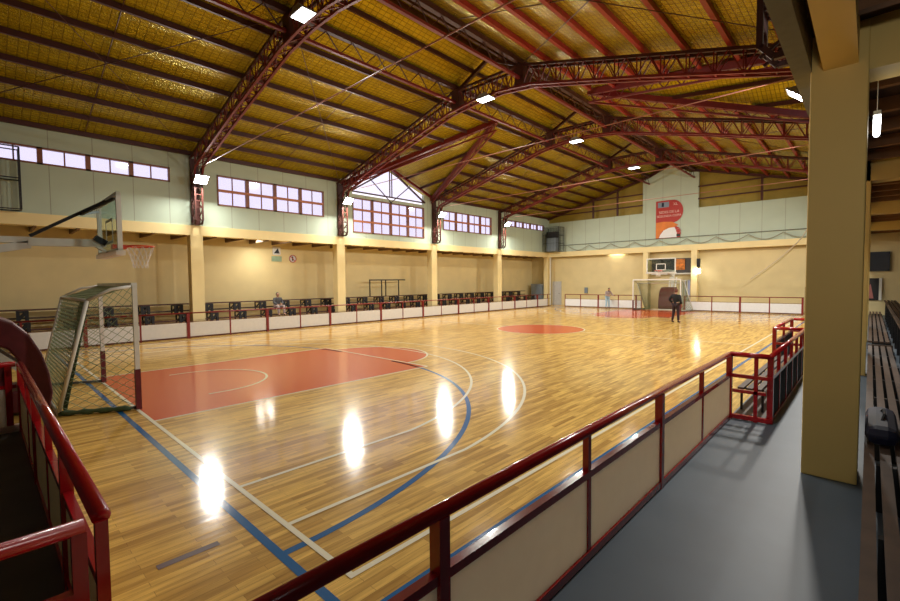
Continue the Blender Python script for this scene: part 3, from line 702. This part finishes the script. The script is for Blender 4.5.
# ------------------------------------------------------------------ goals
def make_goal():
    t = thing('goal', 'white futsal goal with red post feet and green net, left foreground', 'goal', (-7.55, 0, 0), 'futsal goals')
    xa, xb = -9.04, -6.08; H = 2.03
    for x in (xa, xb):
        MB().box(x-.032, x+.032, -.032, .032, .66, H).build('post', M_wpaint, t)
        MB().box(x-.038, x+.038, -.038, .038, 0, .66).build('post_foot', M_maroon, t)
    MB().box(xa, xb, -.04, .04, H-.04, H+.04).build('crossbar', M_wpaint, t)
    st = []
    for x in (xa, xb):
        a, b, c = (x, -.04, H-.02), (x-.05, -.60, 1.80), (x-.48, -.95, .03)
        MB().tube([a, ((x-.01), -.3, 1.97), b], .025, 8).build('roof_stay', M_wpaint, t, smooth=True)
        MB().tube([b, c], .028, 8).build('rear_stay', M_wpaint, t, smooth=True)
        MB().tube([c, (x, 0, .03)], .025, 8).build('ground_bar', M_dark, t, smooth=True)
        st.append((a, b, c))
    MB().tube([st[0][1], st[1][1]], .025, 8).build('rear_top_bar', M_wpaint, t, smooth=True)
    MB().tube([st[0][2], st[1][2]], .025, 8).build('rear_ground_bar', M_wpaint, t, smooth=True)
    n = MB()
    def quad_net(p00, p10, p11, p01, nu, nv, r=.0032):
        # diamond cords over a four-sided panel
        p00, p10, p11, p01 = map(Vector, (p00, p10, p11, p01))
        def q(u, v): return p00.lerp(p10, u).lerp(p01.lerp(p11, u), v)
        # diamond mesh
        for i in range(nu):
            for j in range(nv):
                if (i+j) % 2: continue
                c = [q(i/nu, j/nv), q((i+1)/nu, (j+1)/nv)] ; n.bar(c[0], c[1], r*2)
                if i > 0 and j < nv: n.bar(q(i/nu, j/nv), q((i-1)/nu, (j+1)/nv), r*2)
        for i in range(nu):
            for j in range(nv):
                if (i+j) % 2: n.bar(q((i+1)/nu, j/nv), q(i/nu, (j+1)/nv), r*2) if i == nu-1 else None
    (a0, b0, c0), (a1, b1, c1) = st
    quad_net(a0, a1, b1, b0, 44, 9); quad_net(b0, b1, c1, c0, 44, 28)
    n2 = n
    for (a, b, c) in st:
        g0 = Vector((a[0], 0, .03)); quad_net(a, b, c, g0, 10, 30)
    n.build('net', M_net, t)
    # bunched net along the ground and hanging at the back
    m_ = MB(); P = []
    for k in range(13): P.append((c1[0]+.02+.04*k, c1[1]+.07*k, .03+.02*abs(math.sin(k*1.3))))
    m_.tube(P, [.025+.025*abs(math.sin(k*2.1)) for k in range(13)], 8)
    m_.build('net_bunch', M_netd, t, smooth=True)
    n = MB(); B1, C1 = Vector(b1), Vector(c1); B0, C0 = Vector(b0), Vector(c0); dn = Vector((0, .03, 0))
    quad_net(B1+dn, B1.lerp(B0, .30)+dn, C1.lerp(C0, .12)+dn*3, C1+dn*3, 22, 46, .0055)
    n.build('net_fold', M_netd, t)
    return t
G = make_goal()
G2 = copy_tree(G); G2.location = (-7.56, 28.6, 0); G2.rotation_euler = (0, 0, PI); G2['label'] = 'white futsal goal at the far end behind the standing person'

# ------------------------------------------------------------------ hoop stands
def make_hoop():
    x = -7.5
    t = thing('basketball_hoop', 'portable basketball hoop with glass backboard and maroon padded base, left edge', 'basketball hoop', (x, 0, 0), 'basketball hoops')
    bb = MB().box(x-.86, x+.86, -.075, -.06, 2.66, 3.56).build('backboard', M_bglass, t)
    fr_ = MB(); X0, X1, Z0, Z1_ = x-.9, x+.9, 2.6, 3.6; y0, y1 = -.10, -.03
    fr_.box(X0, X1, y0, y1, Z0, Z0+.06); fr_.box(X0, X1, y0, y1, Z1_-.06, Z1_); fr_.box(X0, X0+.06, y0, y1, Z0, Z1_); fr_.box(X1-.06, X1, y0, y1, Z0, Z1_)
    fr_.build('backboard_frame', M_wpaint, bb)
    sq = MB(); y0, y1 = -.062, -.055
    for (a, b, c, d) in ((x-.3, x+.3, 2.78, 2.83), (x-.3, x+.3, 3.18, 3.23), (x-.3, x-.25, 2.78, 3.23), (x+.25, x+.3, 2.78, 3.23)): sq.box(a, b, y0, y1, c, d)
    sq.build('target_square', M_wpaint, bb)
    pd = MB().box(x-.93, x+.93, -.13, -.0, 2.54, 2.62).build('edge_padding', M_boardg, bb)
    rim = MB(); rim.tube([(x+.225*math.cos(k*PI/16), .40+.225*math.sin(k*PI/16), 2.76) for k in range(32)], .014, 6, closed=True)
    rim.box(x-.08, x+.08, -.03, .18, 2.70, 2.775); rim.bar((x-.1, -.03, 2.66), (x-.12, .25, 2.755), .02); rim.bar((x+.1, -.03, 2.66), (x+.12, .25, 2.755), .02)
    rim = rim.build('rim', M_rim, t)
    nt = MB(); nn = 12
    def np_(k, l): r = (.225, .19, .15, .125, .12)[l]; a = 2*PI*(k+.5*(l % 2))/nn; return (x+r*math.cos(a), .40+r*math.sin(a), 2.75-.1*l)
    for l in range(4):
        for k in range(nn):
            nt.bar(np_(k, l), np_(k, l+1), .005); nt.bar(np_(k, l), np_(k-1 if l % 2 == 0 else k+1, l+1), .005)
    nt.build('net', M_netw, rim)
    arm = MB()
    arm.bar((x, -.12, 2.79), (x, -1.15, 2.76), .13, .13); arm.bar((x, -1.1, 2.79), (x, -2.75, 2.76), .12, .10)
    arm.bar((x, -1.12, 2.72), (x, -2.75, 2.33), .12, .12); arm.bar((x, -.09, 2.62), (x, -.3, 2.76), .12, .04)
    arm.build('arm', M_wpaint, t)
    br = MB(); br.bar((x-.02, -1.12, 2.86), (x+.02, -.10, 3.55), .07, .05); br.bar((x, -.45, 3.28), (x-.75, -.10, 3.45), .04); br.bar((x, -.45, 3.28), (x+.75, -.10, 3.50), .04); br.bar((x, -.12, 2.78), (x, -.28, 2.88), .2, .1)
    br.build('brace', M_black, t)
    ms = MB(); ms.bar((x, -2.6, 2.78), (x, -2.25, .4), .16, .16); ms.bar((x+.2, -2.65, 2.3), (x+.2, -1.9, .4), .07); ms.bar((x-.2, -2.65, 2.3), (x-.2, -1.9, .4), .07)
    ms.build('mast', M_wpaint, t)
    ba = MB(); ba.box(x-.5, x+.5, -2.7, -1.29, .06, .40); ba.build('base', M_maroon, t, bevel=.03)
    # padded nose: curved profile
    prof = [(-1.0, .06), (-.96, .3), (-.99, .62), (-1.07, .95), (-1.2, 1.25), (-1.38, 1.46), (-1.6, 1.58), (-1.9, 1.60), (-1.9, 1.15), (-1.62, 1.15), (-1.46, 1.06), (-1.34, .85), (-1.28, .62), (-1.28, .3), (-1.28, .06)]
    q = MB(); q.prism(prof, 'x', x-.46, x+.46); q.build('padding', M_maroon, t, bevel=.03)
    for xx in (x+.44, x-.44): MB().bar((xx, -1.22, .62), (xx, -1.95, 1.36), .03, .10).build('side_strut', M_wpaint, t)
    for xx in (x-.4, x+.4):
        for yy in (-1.5, -2.6): MB().tube([(xx-.03, yy, .05), (xx+.03, yy, .05)], .05, 12).build('wheel', M_black, t)
    return t
H = make_hoop()
H2 = copy_tree(H); H2.location = (-7.32, 28.7, 0); H2.rotation_euler = (0, 0, PI); H2.scale = (1, 1, .95); H2['label'] = 'basketball hoop with maroon padded base at the far end, behind the far goal'

# ------------------------------------------------------------------ far wall furnishings
t = thing('poster', 'red and orange rounded poster with white lettering high on the far wall', 'poster', (-7.6, YE, 4.9))
Xp0, Xp1 = -8.48, -6.72; yp = YE+.03
pts = [(Xp0, 4.9), (Xp0, 7.5)]+[(-7.4+(.68)*math.cos(a), 6.72+.78*math.sin(a)) for a in [PI/2-k*PI/14 for k in range(15)]]+[(-7.25, 5.75), (-6.95, 5.55), (-6.85, 5.2), (-6.9, 4.92)]
m_ = MB(); m_.prism(pts, 'y', yp-.03, yp); m_.build('sheet', mat('poster red', (.42, .025, .015), .45, var=.1), t)
m_ = MB(); m_.prism([(Xp0+.01, 4.93), (Xp0+.01, 6.0), (-8.0, 6.05), (-7.4, 6.0), (-7.0, 5.75), (-7.3, 5.62), (-7.7, 5.55), (-8.05, 5.4), (-8.2, 5.15), (-8.3, 4.93)], 'y', yp-.034, yp-.03)
m_.build('orange_patch', mat('poster orange', (.70, .20, .02), .45, var=.15, scale=2), t)
m_ = MB(); m_.prism([(-8.28, 4.93), (-8.15, 5.2), (-7.95, 5.45), (-7.6, 5.6), (-7.25, 5.62), (-7.1, 5.3), (-7.1, 4.93)], 'y', yp-.035, yp-.03)
m_.build('pale_patch', M_board, t)
MB().box(-8.35, -7.62, yp-.036, yp-.03, 7.03, 7.40).build('picture_strip', M_greybox, t)
MB().box(-8.1, -7.95, yp-.038, yp-.036, 7.08, 7.36).build('dark_figure', M_navy, t)
m_ = MB(); m_.tube([(-7.0+.14*math.cos(k*PI/10), yp-.035, 5.35+.14*math.sin(k*PI/10)) for k in range(20)], .02, 6, closed=True); m_.build('ring_emblem', mat('emblem pink', (.55, .2, .2), .5), t)
MB().box(-7.12, -6.9, yp-.037, yp-.031, 4.97, 5.15).build('dark_mark', M_black, t)
M_txt = mat('poster lettering', (.75, .55, .48), .5)
for s_, z, sz, x in (('XL', 7.12, .24, -7.2), ('SEDES DE LA', 6.62, .235, -7.62), ('SEGUNDA COPA', 6.36, .21, -7.62)):
    me = text_mesh(s_, sz); me.materials.append(M_txt)
    o = bpy.data.objects.new('lettering', me); COL.objects.link(o); o.parent = t; o.location = Vector((x, yp-.034, z))-t.location; o.rotation_euler = (PI/2, 0, 0)
# rope with swagged net along the far ledge
t = thing('rolled_net', 'thin cable with a swagged net hanging along the far wall ledge', 'net', (-8, YE-.1, 4.5))
MB().tube([(-16.0, YE-.08, 4.88), (XR-.2, YE-.08, 4.9)], .018, 6).build('cable', M_dark, t)
m_ = MB(); P = []
x = -15.2
while x < 1.5:
    for k in range(8): P.append((x+1.75*k/8, YE-.1, 4.78-.36*math.sin(PI*k/8)))
    x += 1.75
m_.tube(P, .026, 5); m_.build('swagged_rope', mat('dull rope', (.30, .30, .22), .8), t)
o = MB().tube([(-.1-2.7*k/12, YE-.12, 4.85-(2.85)*(k/12)**.75-.0) for k in range(13)], .03, 6).build('hanging_rope', mat('pale rope', (.62, .52, .36), .8)); tag(o, 'pale rope drooping across the far wall left of the foreground pillar', 'rope')
# cage with cabinet in the far corner, and at the left edge
def cage(x0, x1, y0, y1, z0, z1, nx, ny, nz, label, loc, r=.014):
    t = thing('wire_cage', label, 'cage', loc, 'wire cages on the wall ledge')
    m_ = MB()
    for x in (x0, x1):
        for y in (y0, y1): m_.bar((x, y, z0), (x, y, z1), .04)
    for k in range(nz+1):
        z = z0+(z1-z0)*k/nz
        for a, b in (((x0, y0), (x1, y0)), ((x1, y0), (x1, y1)), ((x1, y1), (x0, y1)), ((x0, y1), (x0, y0))): m_.bar((*a, z), (*b, z), r*2)
    m_.build('frame', M_black, t)
    n = MB()
    for k in range(1, nx): 
        x = x0+(x1-x0)*k/nx
        for y in (y0, y1): n.bar((x, y, z0), (x, y, z1), r)
    for k in range(1, ny):
        y = y0+(y1-y0)*k/ny
        for x in (x0, x1): n.bar((x, y, z0), (x, y, z1), r)
    n.build('wire', M_black, t)
    return t
cage(-17.0, -15.6, 30.2, 31.1, 4.4, 6.35, 10, 8, 3, 'grey wire cage on the ledge in the far left corner', (-16.3, 30.6, 4.37), .010)
t = thing('air_unit', 'blue grey cabinet with black grille inside the corner wire cage', 'cabinet', (-16.5, 30.75, 4.37))
MB().box(-16.85, -16.0, 30.5, 31.0, 4.40, 5.5).build('body', M_greybox, t, bevel=.02)
MB().box(-16.85, -16.0, 30.52, 31.0, 5.52, 6.0).build('grille', M_black, t)
cage(-17.02, -16.55, -2.9, -.72, 4.4, 6.3, 3, 2, 2, 'black wire cage on the left ledge at the photo edge', (-16.9, -1.8, 4.37), .016)
t = tag(MB().box(-16.95, -16.7, -2.7, -1.35, 4.45, 6.1).build('scoreboard', M_black), 'dark box inside the wire cage at the left photo edge', 'scoreboard')
# cabinet and door in the far left corner
t = thing('steel_cabinet', 'blue grey steel cabinet standing in the far left corner recess', 'cabinet', (-17.9, 31.0, 0))
MB().box(-18.6, -17.6, 30.9, 31.4, 0, 1.75).build('body', M_greybox, t); MB().box(-18.58, -18.11, 30.88, 30.9, .05, 1.72).build('door', M_greybox, t); MB().box(-18.09, -17.62, 30.88, 30.9, .05, 1.72).build('door', M_greybox, t)
o = struct(MB().box(-17.0, -16.2, 31.72, 31.8, 0, 1.95).build('door_1', mat('pale grey door', (.52, .52, .50), .5)))
MB().tube([(-16.3, 31.70, .95), (-16.3, 31.66, .95), (-16.4, 31.66, .95)], .012).build('door_handle', M_black, o)
# display panel, shelf light, white racks behind far hoop
t = thing('display_panel', 'dark glazed display panel with orange picture behind the far hoop', 'display', (-7.4, 31.7, 2.5))
MB().box(-8.9, -6.25, 31.7, 31.78, 2.45, 3.5).build('frame', M_dark, t)
MB().box(-7.3, -6.7, 31.66, 31.7, 2.7, 3.45).build('orange_picture', M_orangeart, t)
MB().box(-8.9, -6.25, 31.55, 31.78, 2.38, 2.48).build('pale_sill', M_wpaint, t)
t = thing('white_rack', 'white rack of bright items against the far wall, right of the far hoop', 'rack', (-6.9, 31.5, 0))
for k in range(4): MB().box(-6.8+.16*k, -6.77+.16*k, 31.45, 31.7, 0, 2.0).build('upright', M_wpaint, t)
for z in (.1, .7, 1.3, 1.95): MB().box(-6.82, -6.27, 31.45, 31.7, z, z+.03).build('shelf', M_wpaint, t)
o = struct(MB().box(-6.55, -6.2, 31.74, 31.8, .95, 2.0).build('window_7', emis('lit bluish door glass', (.45, .5, .75), .35)))
# speaker next to the rail end at the far right
o = tag(MB().box(-14.1, -13.85, 31.7, 31.8, 1.0, 1.45).build('junction_box', M_greybox), 'small grey box on the far wall above the far left boards', 'box')
t = tag(MB().box(-.02, .25, 29.7, 29.95, 0, 1.55).build('loudspeaker', M_black), 'black box standing at the right end of the far railing', 'speaker')
# dark frame and doorway at far end of right gallery
t = tag(MB().box(2.4, 3.34, 31.68, 31.78, 2.38, 3.42).build('dark_board', mat('blue black panel', (.012, .018, .03), .3)), 'dark rectangular board on the far wall right of the foreground pillar', 'board')
t = thing('gallery_poster', 'dark poster in a pale frame below the dark board', 'poster', (2.7, 31.7, .9))
MB().box(2.35, 2.95, 31.72, 31.79, .8, 2.0).build('print', M_black, t); MB().box(2.95, 3.06, 31.70, 31.79, .8, 2.0).build('frame', M_wpaint, t); MB().prism([(2.5, .9), (2.75, .9), (2.62, 1.7), (2.5, 1.5)], 'y', 31.71, 31.72).build('figure', M_pinkred, t)

# ------------------------------------------------------------------ right bleachers
def bleach(y0, y1, label, loc):
    t = thing('slatted_bench', label, 'bench', loc, 'slatted benches of the right bleachers')
    return t
t = bleach(0, 0, 'low slatted timber bench beside the foreground pillar', (2.85, 6, 0))
for k in range(4):
    x = 2.60+.105*k; MB().box(x, x+.07, .3, 12.6, .41, .45).build('seat_slat', M_plank, t)
MB().box(2.59, 3.02, 12.6, 12.66, .36, .47).build('end_board', M_plank, t)
for k in range(9): MB().box(2.68, 3.02, .6+1.5*k-.03, .6+1.5*k+.03, 0, .41).build('support', M_black, t)
t = bleach(0, 0, 'low slatted bench farther along the right walkway, past the first one', (2.85, 19, 0))
for k in range(4):
    x = 2.60+.105*k; MB().box(x, x+.07, 13.6, 27, .41, .45).build('seat_slat', M_plank, t)
for k in range(9): MB().box(2.68, 3.02, 13.9+1.5*k-.03, 13.9+1.5*k+.03, 0, .41).build('support', M_black, t)
t = bleach(0, 0, 'upper slatted bench of the right bleachers, behind the low benches', (3.3, 15, 0))
for k in range(4):
    x = 3.12+.115*k; MB().box(x, x+.08, 1, 29.5, .86, .90).build('seat_slat', M_plank, t)
for k in range(19): MB().box(3.15, 3.55, 1.2+1.5*k-.03, 1.2+1.5*k+.03, 0, .86).build('support', M_black, t)
t = thing('sports_bag', 'dark navy bag lying on the low slatted bench by the pillar', 'bag', (2.76, 4.6, .45))
o = MB().box(2.60, 2.84, 4.0, 5.0, .455, .64).build('body', M_navy, t, bevel=.08); MB().tube([(2.72, 4.3, .63), (2.74, 4.4, .68), (2.74, 4.65, .68), (2.72, 4.75, .63)], .012, 6).build('handle', M_cblack, t)

# ------------------------------------------------------------------ people
def skin_mesh(name, joints, edges, root, mats, parent, sub=2, extra=None):
    me = bpy.data.meshes.new(name); names = list(joints)
    me.from_pydata([joints[n][0] for n in names], [(names.index(a), names.index(b)) for a, b in edges], [])
    o = bpy.data.objects.new(name, me); COL.objects.link(o)
    sk = o.modifiers.new('skin', 'SKIN'); sk.branch_smoothing = .6
    if not me.skin_vertices: 
        bm = bmesh.new(); bm.from_mesh(me); bm.verts.layers.skin.verify(); bm.to_mesh(me); bm.free()
    for i, n in enumerate(names):
        r = joints[n][1]; r = r if isinstance(r, tuple) else (r, r)
        me.skin_vertices[0].data[i].radius = r; me.skin_vertices[0].data[i].use_root = (n == root)
    s = o.modifiers.new('sub', 'SUBSURF'); s.levels = s.render_levels = sub
    bpy.context.view_layer.update()
    ev = o.evaluated_get(bpy.context.evaluated_depsgraph_get()); out = bpy.data.meshes.new_from_object(ev)
    bpy.data.objects.remove(o)
    if extra:
        bm = bmesh.new(); bm.from_mesh(out)
        e = bpy.data.meshes.new('e'); e.from_pydata(extra.v, [], extra.f); bm.from_mesh(e); bm.to_mesh(out); bm.free()
    out.materials.clear()
    for x in mats: out.materials.append(x)
    out.polygons.foreach_set('use_smooth', [True]*len(out.polygons))
    ob = bpy.data.objects.new(name, out); COL.objects.link(ob); ob.parent = parent
    return ob
def person(label, loc, rotz, J, mats, scale=1.0, hair_long=False, group=None):
    """J: joint positions for a figure about 1.7 m tall facing -Y (local)."""
    t = thing('person', label, 'person', loc, group); t.rotation_euler = (0, 0, rotz); t.scale = (scale,)*3
    R_ = dict(pelvis=.125, waist=.115, chest=.145, neckb=.075, neck=.055, head0=.06,
              shL=.065, shR=.065, elL=.043, elR=.043, wrL=.030, wrR=.030, paL=(.035, .018), paR=(.035, .018),
              hiL=.095, hiR=.095, knL=.062, knR=.062, anL=.042, anR=.042, toL=(.045, .03), toR=(.045, .03))
    jt = {k: (tuple(J[k]), R_[k]) for k in R_}
    E = [('pelvis','waist'),('waist','chest'),('chest','neckb'),('neckb','neck'),('neck','head0'),('chest','shL'),('chest','shR'),('shL','elL'),('elL','wrL'),('wrL','paL'),
         ('shR','elR'),('elR','wrR'),('wrR','paR'),('pelvis','hiL'),('pelvis','hiR'),('hiL','knL'),('knL','anL'),('anL','toL'),('hiR','knR'),('knR','anR'),('anR','toR')]
    for s in 'LR':
        w_, p_ = Vector(J['wr'+s]), Vector(J['pa'+s]); d = (p_-w_).normalized(); sd = d.cross(Vector((0, 1, 0)));
        if sd.length < .2: sd = d.cross(Vector((1, 0, 0)))
        sd.normalize(); up = sd.cross(d)
        for q, (off, ln) in enumerate(((-.028, .065), (-.009, .075), (.010, .070), (.028, .055))):
            a = p_+d*.035+sd*off; b = a+d*ln*.5+up*.008; c = a+d*ln*.85+up*.03
            for nme, P, r in (('a', a, .010), ('b', b, .009), ('c', c, .008)): jt['f%s%d%s' % (s, q, nme)] = (tuple(P), r)
            E += [('pa'+s, 'f%s%da' % (s, q)), ('f%s%da' % (s, q), 'f%s%db' % (s, q)), ('f%s%db' % (s, q), 'f%s%dc' % (s, q))]
        a = w_.lerp(p_, .5)-sd*.035; b = a-sd*.02+d*.03; jt['t'+s+'a'] = (tuple(a), .011); jt['t'+s+'b'] = (tuple(b+d*.02), .009)
        E += [('wr'+s, 't'+s+'a'), ('t'+s+'a', 't'+s+'b')]
    h = Vector(J['head']); fd = Vector(J.get('face', (0, -1, 0))).normalized(); sx = fd.cross(Vector((0, 0, 1))).normalized()
    ex = MB(); ex.ball(h, .077, .088, .112, 16)
    ex.ball(h+fd*.088+Vector((0, 0, -.012)), .012, .016, .02, 8)
    for s in (-1, 1): ex.ball(h+sx*.078*s, .012, .02, .03, 8)
    ex.ball(h+fd*.07+Vector((0, 0, -.06)), .028, .022, .014, 8)
    skin_mesh('body', jt, E, 'pelvis', [mats['skin']], t, 2, ex)
    ey = MB()
    for s in (-1, 1): ey.ball(h+fd*.078+sx*.03*s+Vector((0, 0, .012)), .011, .009, .008, 8)
    ey.build('eyes', M_black); o = bpy.data.objects[-1] if False else None
    e_ = [q for q in bpy.data.objects if q.name.startswith('eyes') and q.parent is None][0]; e_.parent = t
    hb = MB(); hb.ball(h-fd*.018+Vector((0, 0, .022)), .088, .096, .108, 16)
    if hair_long: hb.ball(h-fd*.06+Vector((0, 0, -.10)), .075, .05, .13, 12)
    # keep the face clear
    hh = hb.build('hair', mats['hair']); hh.parent = t
    bm = bmesh.new(); bm.from_mesh(hh.data)
    dl = [v for v in bm.verts if (v.co-h).dot(fd) > .045 and v.co.z < h.z+.075]
    bmesh.ops.delete(bm, geom=dl, context='VERTS'); bm.to_mesh(hh.data); bm.free()
    hh.data.polygons.foreach_set('use_smooth', [True]*len(hh.data.polygons))
    def grow(keys, edges, extra_r, name, mt, lens={}, root=None):
        jj = {k: (J[k] if k not in lens else tuple(lens[k]), (tuple(v+extra_r for v in R_[k]) if isinstance(R_[k], tuple) else R_[k]+extra_r)) for k in keys}
        jj = {k: (tuple(v[0]), v[1]) for k, v in jj.items()}
        return skin_mesh(name, jj, edges, root or keys[0], [mt], t, 2)
    grow(['waist','pelvis','chest','neckb','shL','elL','wrL','shR','elR','wrR'],
         [('pelvis','waist'),('waist','chest'),('chest','neckb'),('chest','shL'),('shL','elL'),('elL','wrL'),('chest','shR'),('shR','elR'),('elR','wrR')], .026, 'jacket', mats['top'], {'wrL': Vector(J['wrL']).lerp(Vector(J['elL']), .1), 'wrR': Vector(J['wrR']).lerp(Vector(J['elR']), .1)})
    grow(['pelvis','hiL','knL','anL','hiR','knR','anR'], [('pelvis','hiL'),('hiL','knL'),('knL','anL'),('pelvis','hiR'),('hiR','knR'),('knR','anR')], .012, 'trousers', mats['legs'])
    for s in 'LR':
        jj = {'a': (tuple(J['an'+s]), .05), 'h': (tuple(Vector(J['an'+s])+Vector((0, .03, -.035))), .042), 'b': (tuple(J['to'+s]), (.05, .036))}
        skin_mesh('shoe', jj, [('a','h'),('h','b')], 'a', [mats['shoe']], t, 2)
    return t
stand = dict(pelvis=(0,0,.95), waist=(0,0,1.08), chest=(0,.01,1.30), neckb=(0,.01,1.45), neck=(0,0,1.50), head0=(0,-.01,1.56), head=(0,-.015,1.60),
    shL=(.18,0,1.40), elL=(.34,.05,1.16), wrL=(.20,-.05,1.00), paL=(.15,-.08,.97), shR=(-.18,0,1.40), elR=(-.24,.03,1.13), wrR=(-.22,-.12,.92), paR=(-.21,-.15,.85),
    hiL=(.09,0,.90), knL=(.13,-.01,.50), anL=(.19,.0,.10), toL=(.20,-.14,.04), hiR=(-.09,0,.90), knR=(-.11,-.02,.50), anR=(-.13,.0,.10), toR=(-.14,-.14,.04))
person('person in black jacket and dark wine trousers standing on court, hand on hip', (-4.03, 20.8, 0), math.radians(165), stand,
       dict(skin=M_skin, hair=M_hairr, top=M_cblack, legs=M_cmar, shoe=M_cblack), .93)
lean = dict(stand); lean.update(chest=(0,-.08,1.27), neckb=(0,-.13,1.40), neck=(0,-.17,1.44), head0=(0,-.20,1.48), head=(0,-.22,1.52), face=(0,-1,-.3),
    shL=(.17,-.09,1.36), elL=(.30,-.16,1.10), wrL=(.33,-.36,1.03), paL=(.33,-.43,1.02), shR=(-.17,-.09,1.36), elR=(-.24,-.1,1.1), wrR=(-.16,-.30,1.02), paR=(-.13,-.36,1.0),
    anL=(.13,-.02,.10), toL=(.14,-.16,.04), knL=(.11,-.05,.5))
person('person in light blue trousers and grey top standing bent beside the far boards', (-11.1, 29.25, 0), math.radians(60), lean,
       dict(skin=M_skin, hair=M_hair, top=M_cgrey, legs=M_clblue, shoe=M_cblack), .90, True)
sit = dict(pelvis=(0,0,.10), waist=(0,0,.22), chest=(0,-.04,.44), neckb=(0,-.05,.58), neck=(0,-.06,.62), head0=(0,-.07,.68), head=(0,-.08,.72),
    shL=(.18,-.05,.53), elL=(.24,-.12,.28), wrL=(.10,-.32,.22), paL=(.05,-.38,.22), shR=(-.18,-.05,.53), elR=(-.24,-.12,.28), wrR=(-.10,-.32,.20), paR=(-.05,-.38,.20),
    hiL=(.10,-.02,.09), knL=(.16,-.45,.12), anL=(.15,-.47,-.28), toL=(.15,-.60,-.34), hiR=(-.10,-.02,.09), knR=(-.16,-.45,.12), anR=(-.15,-.47,-.28), toR=(-.15,-.60,-.34))
person('person in dark grey top sitting on the left bleacher behind the boards', (-17.78, 7.95, .86), math.radians(90), sit,
       dict(skin=M_skin, hair=M_hair, top=M_cdgrey, legs=M_cgrey, shoe=M_cblack), .88)
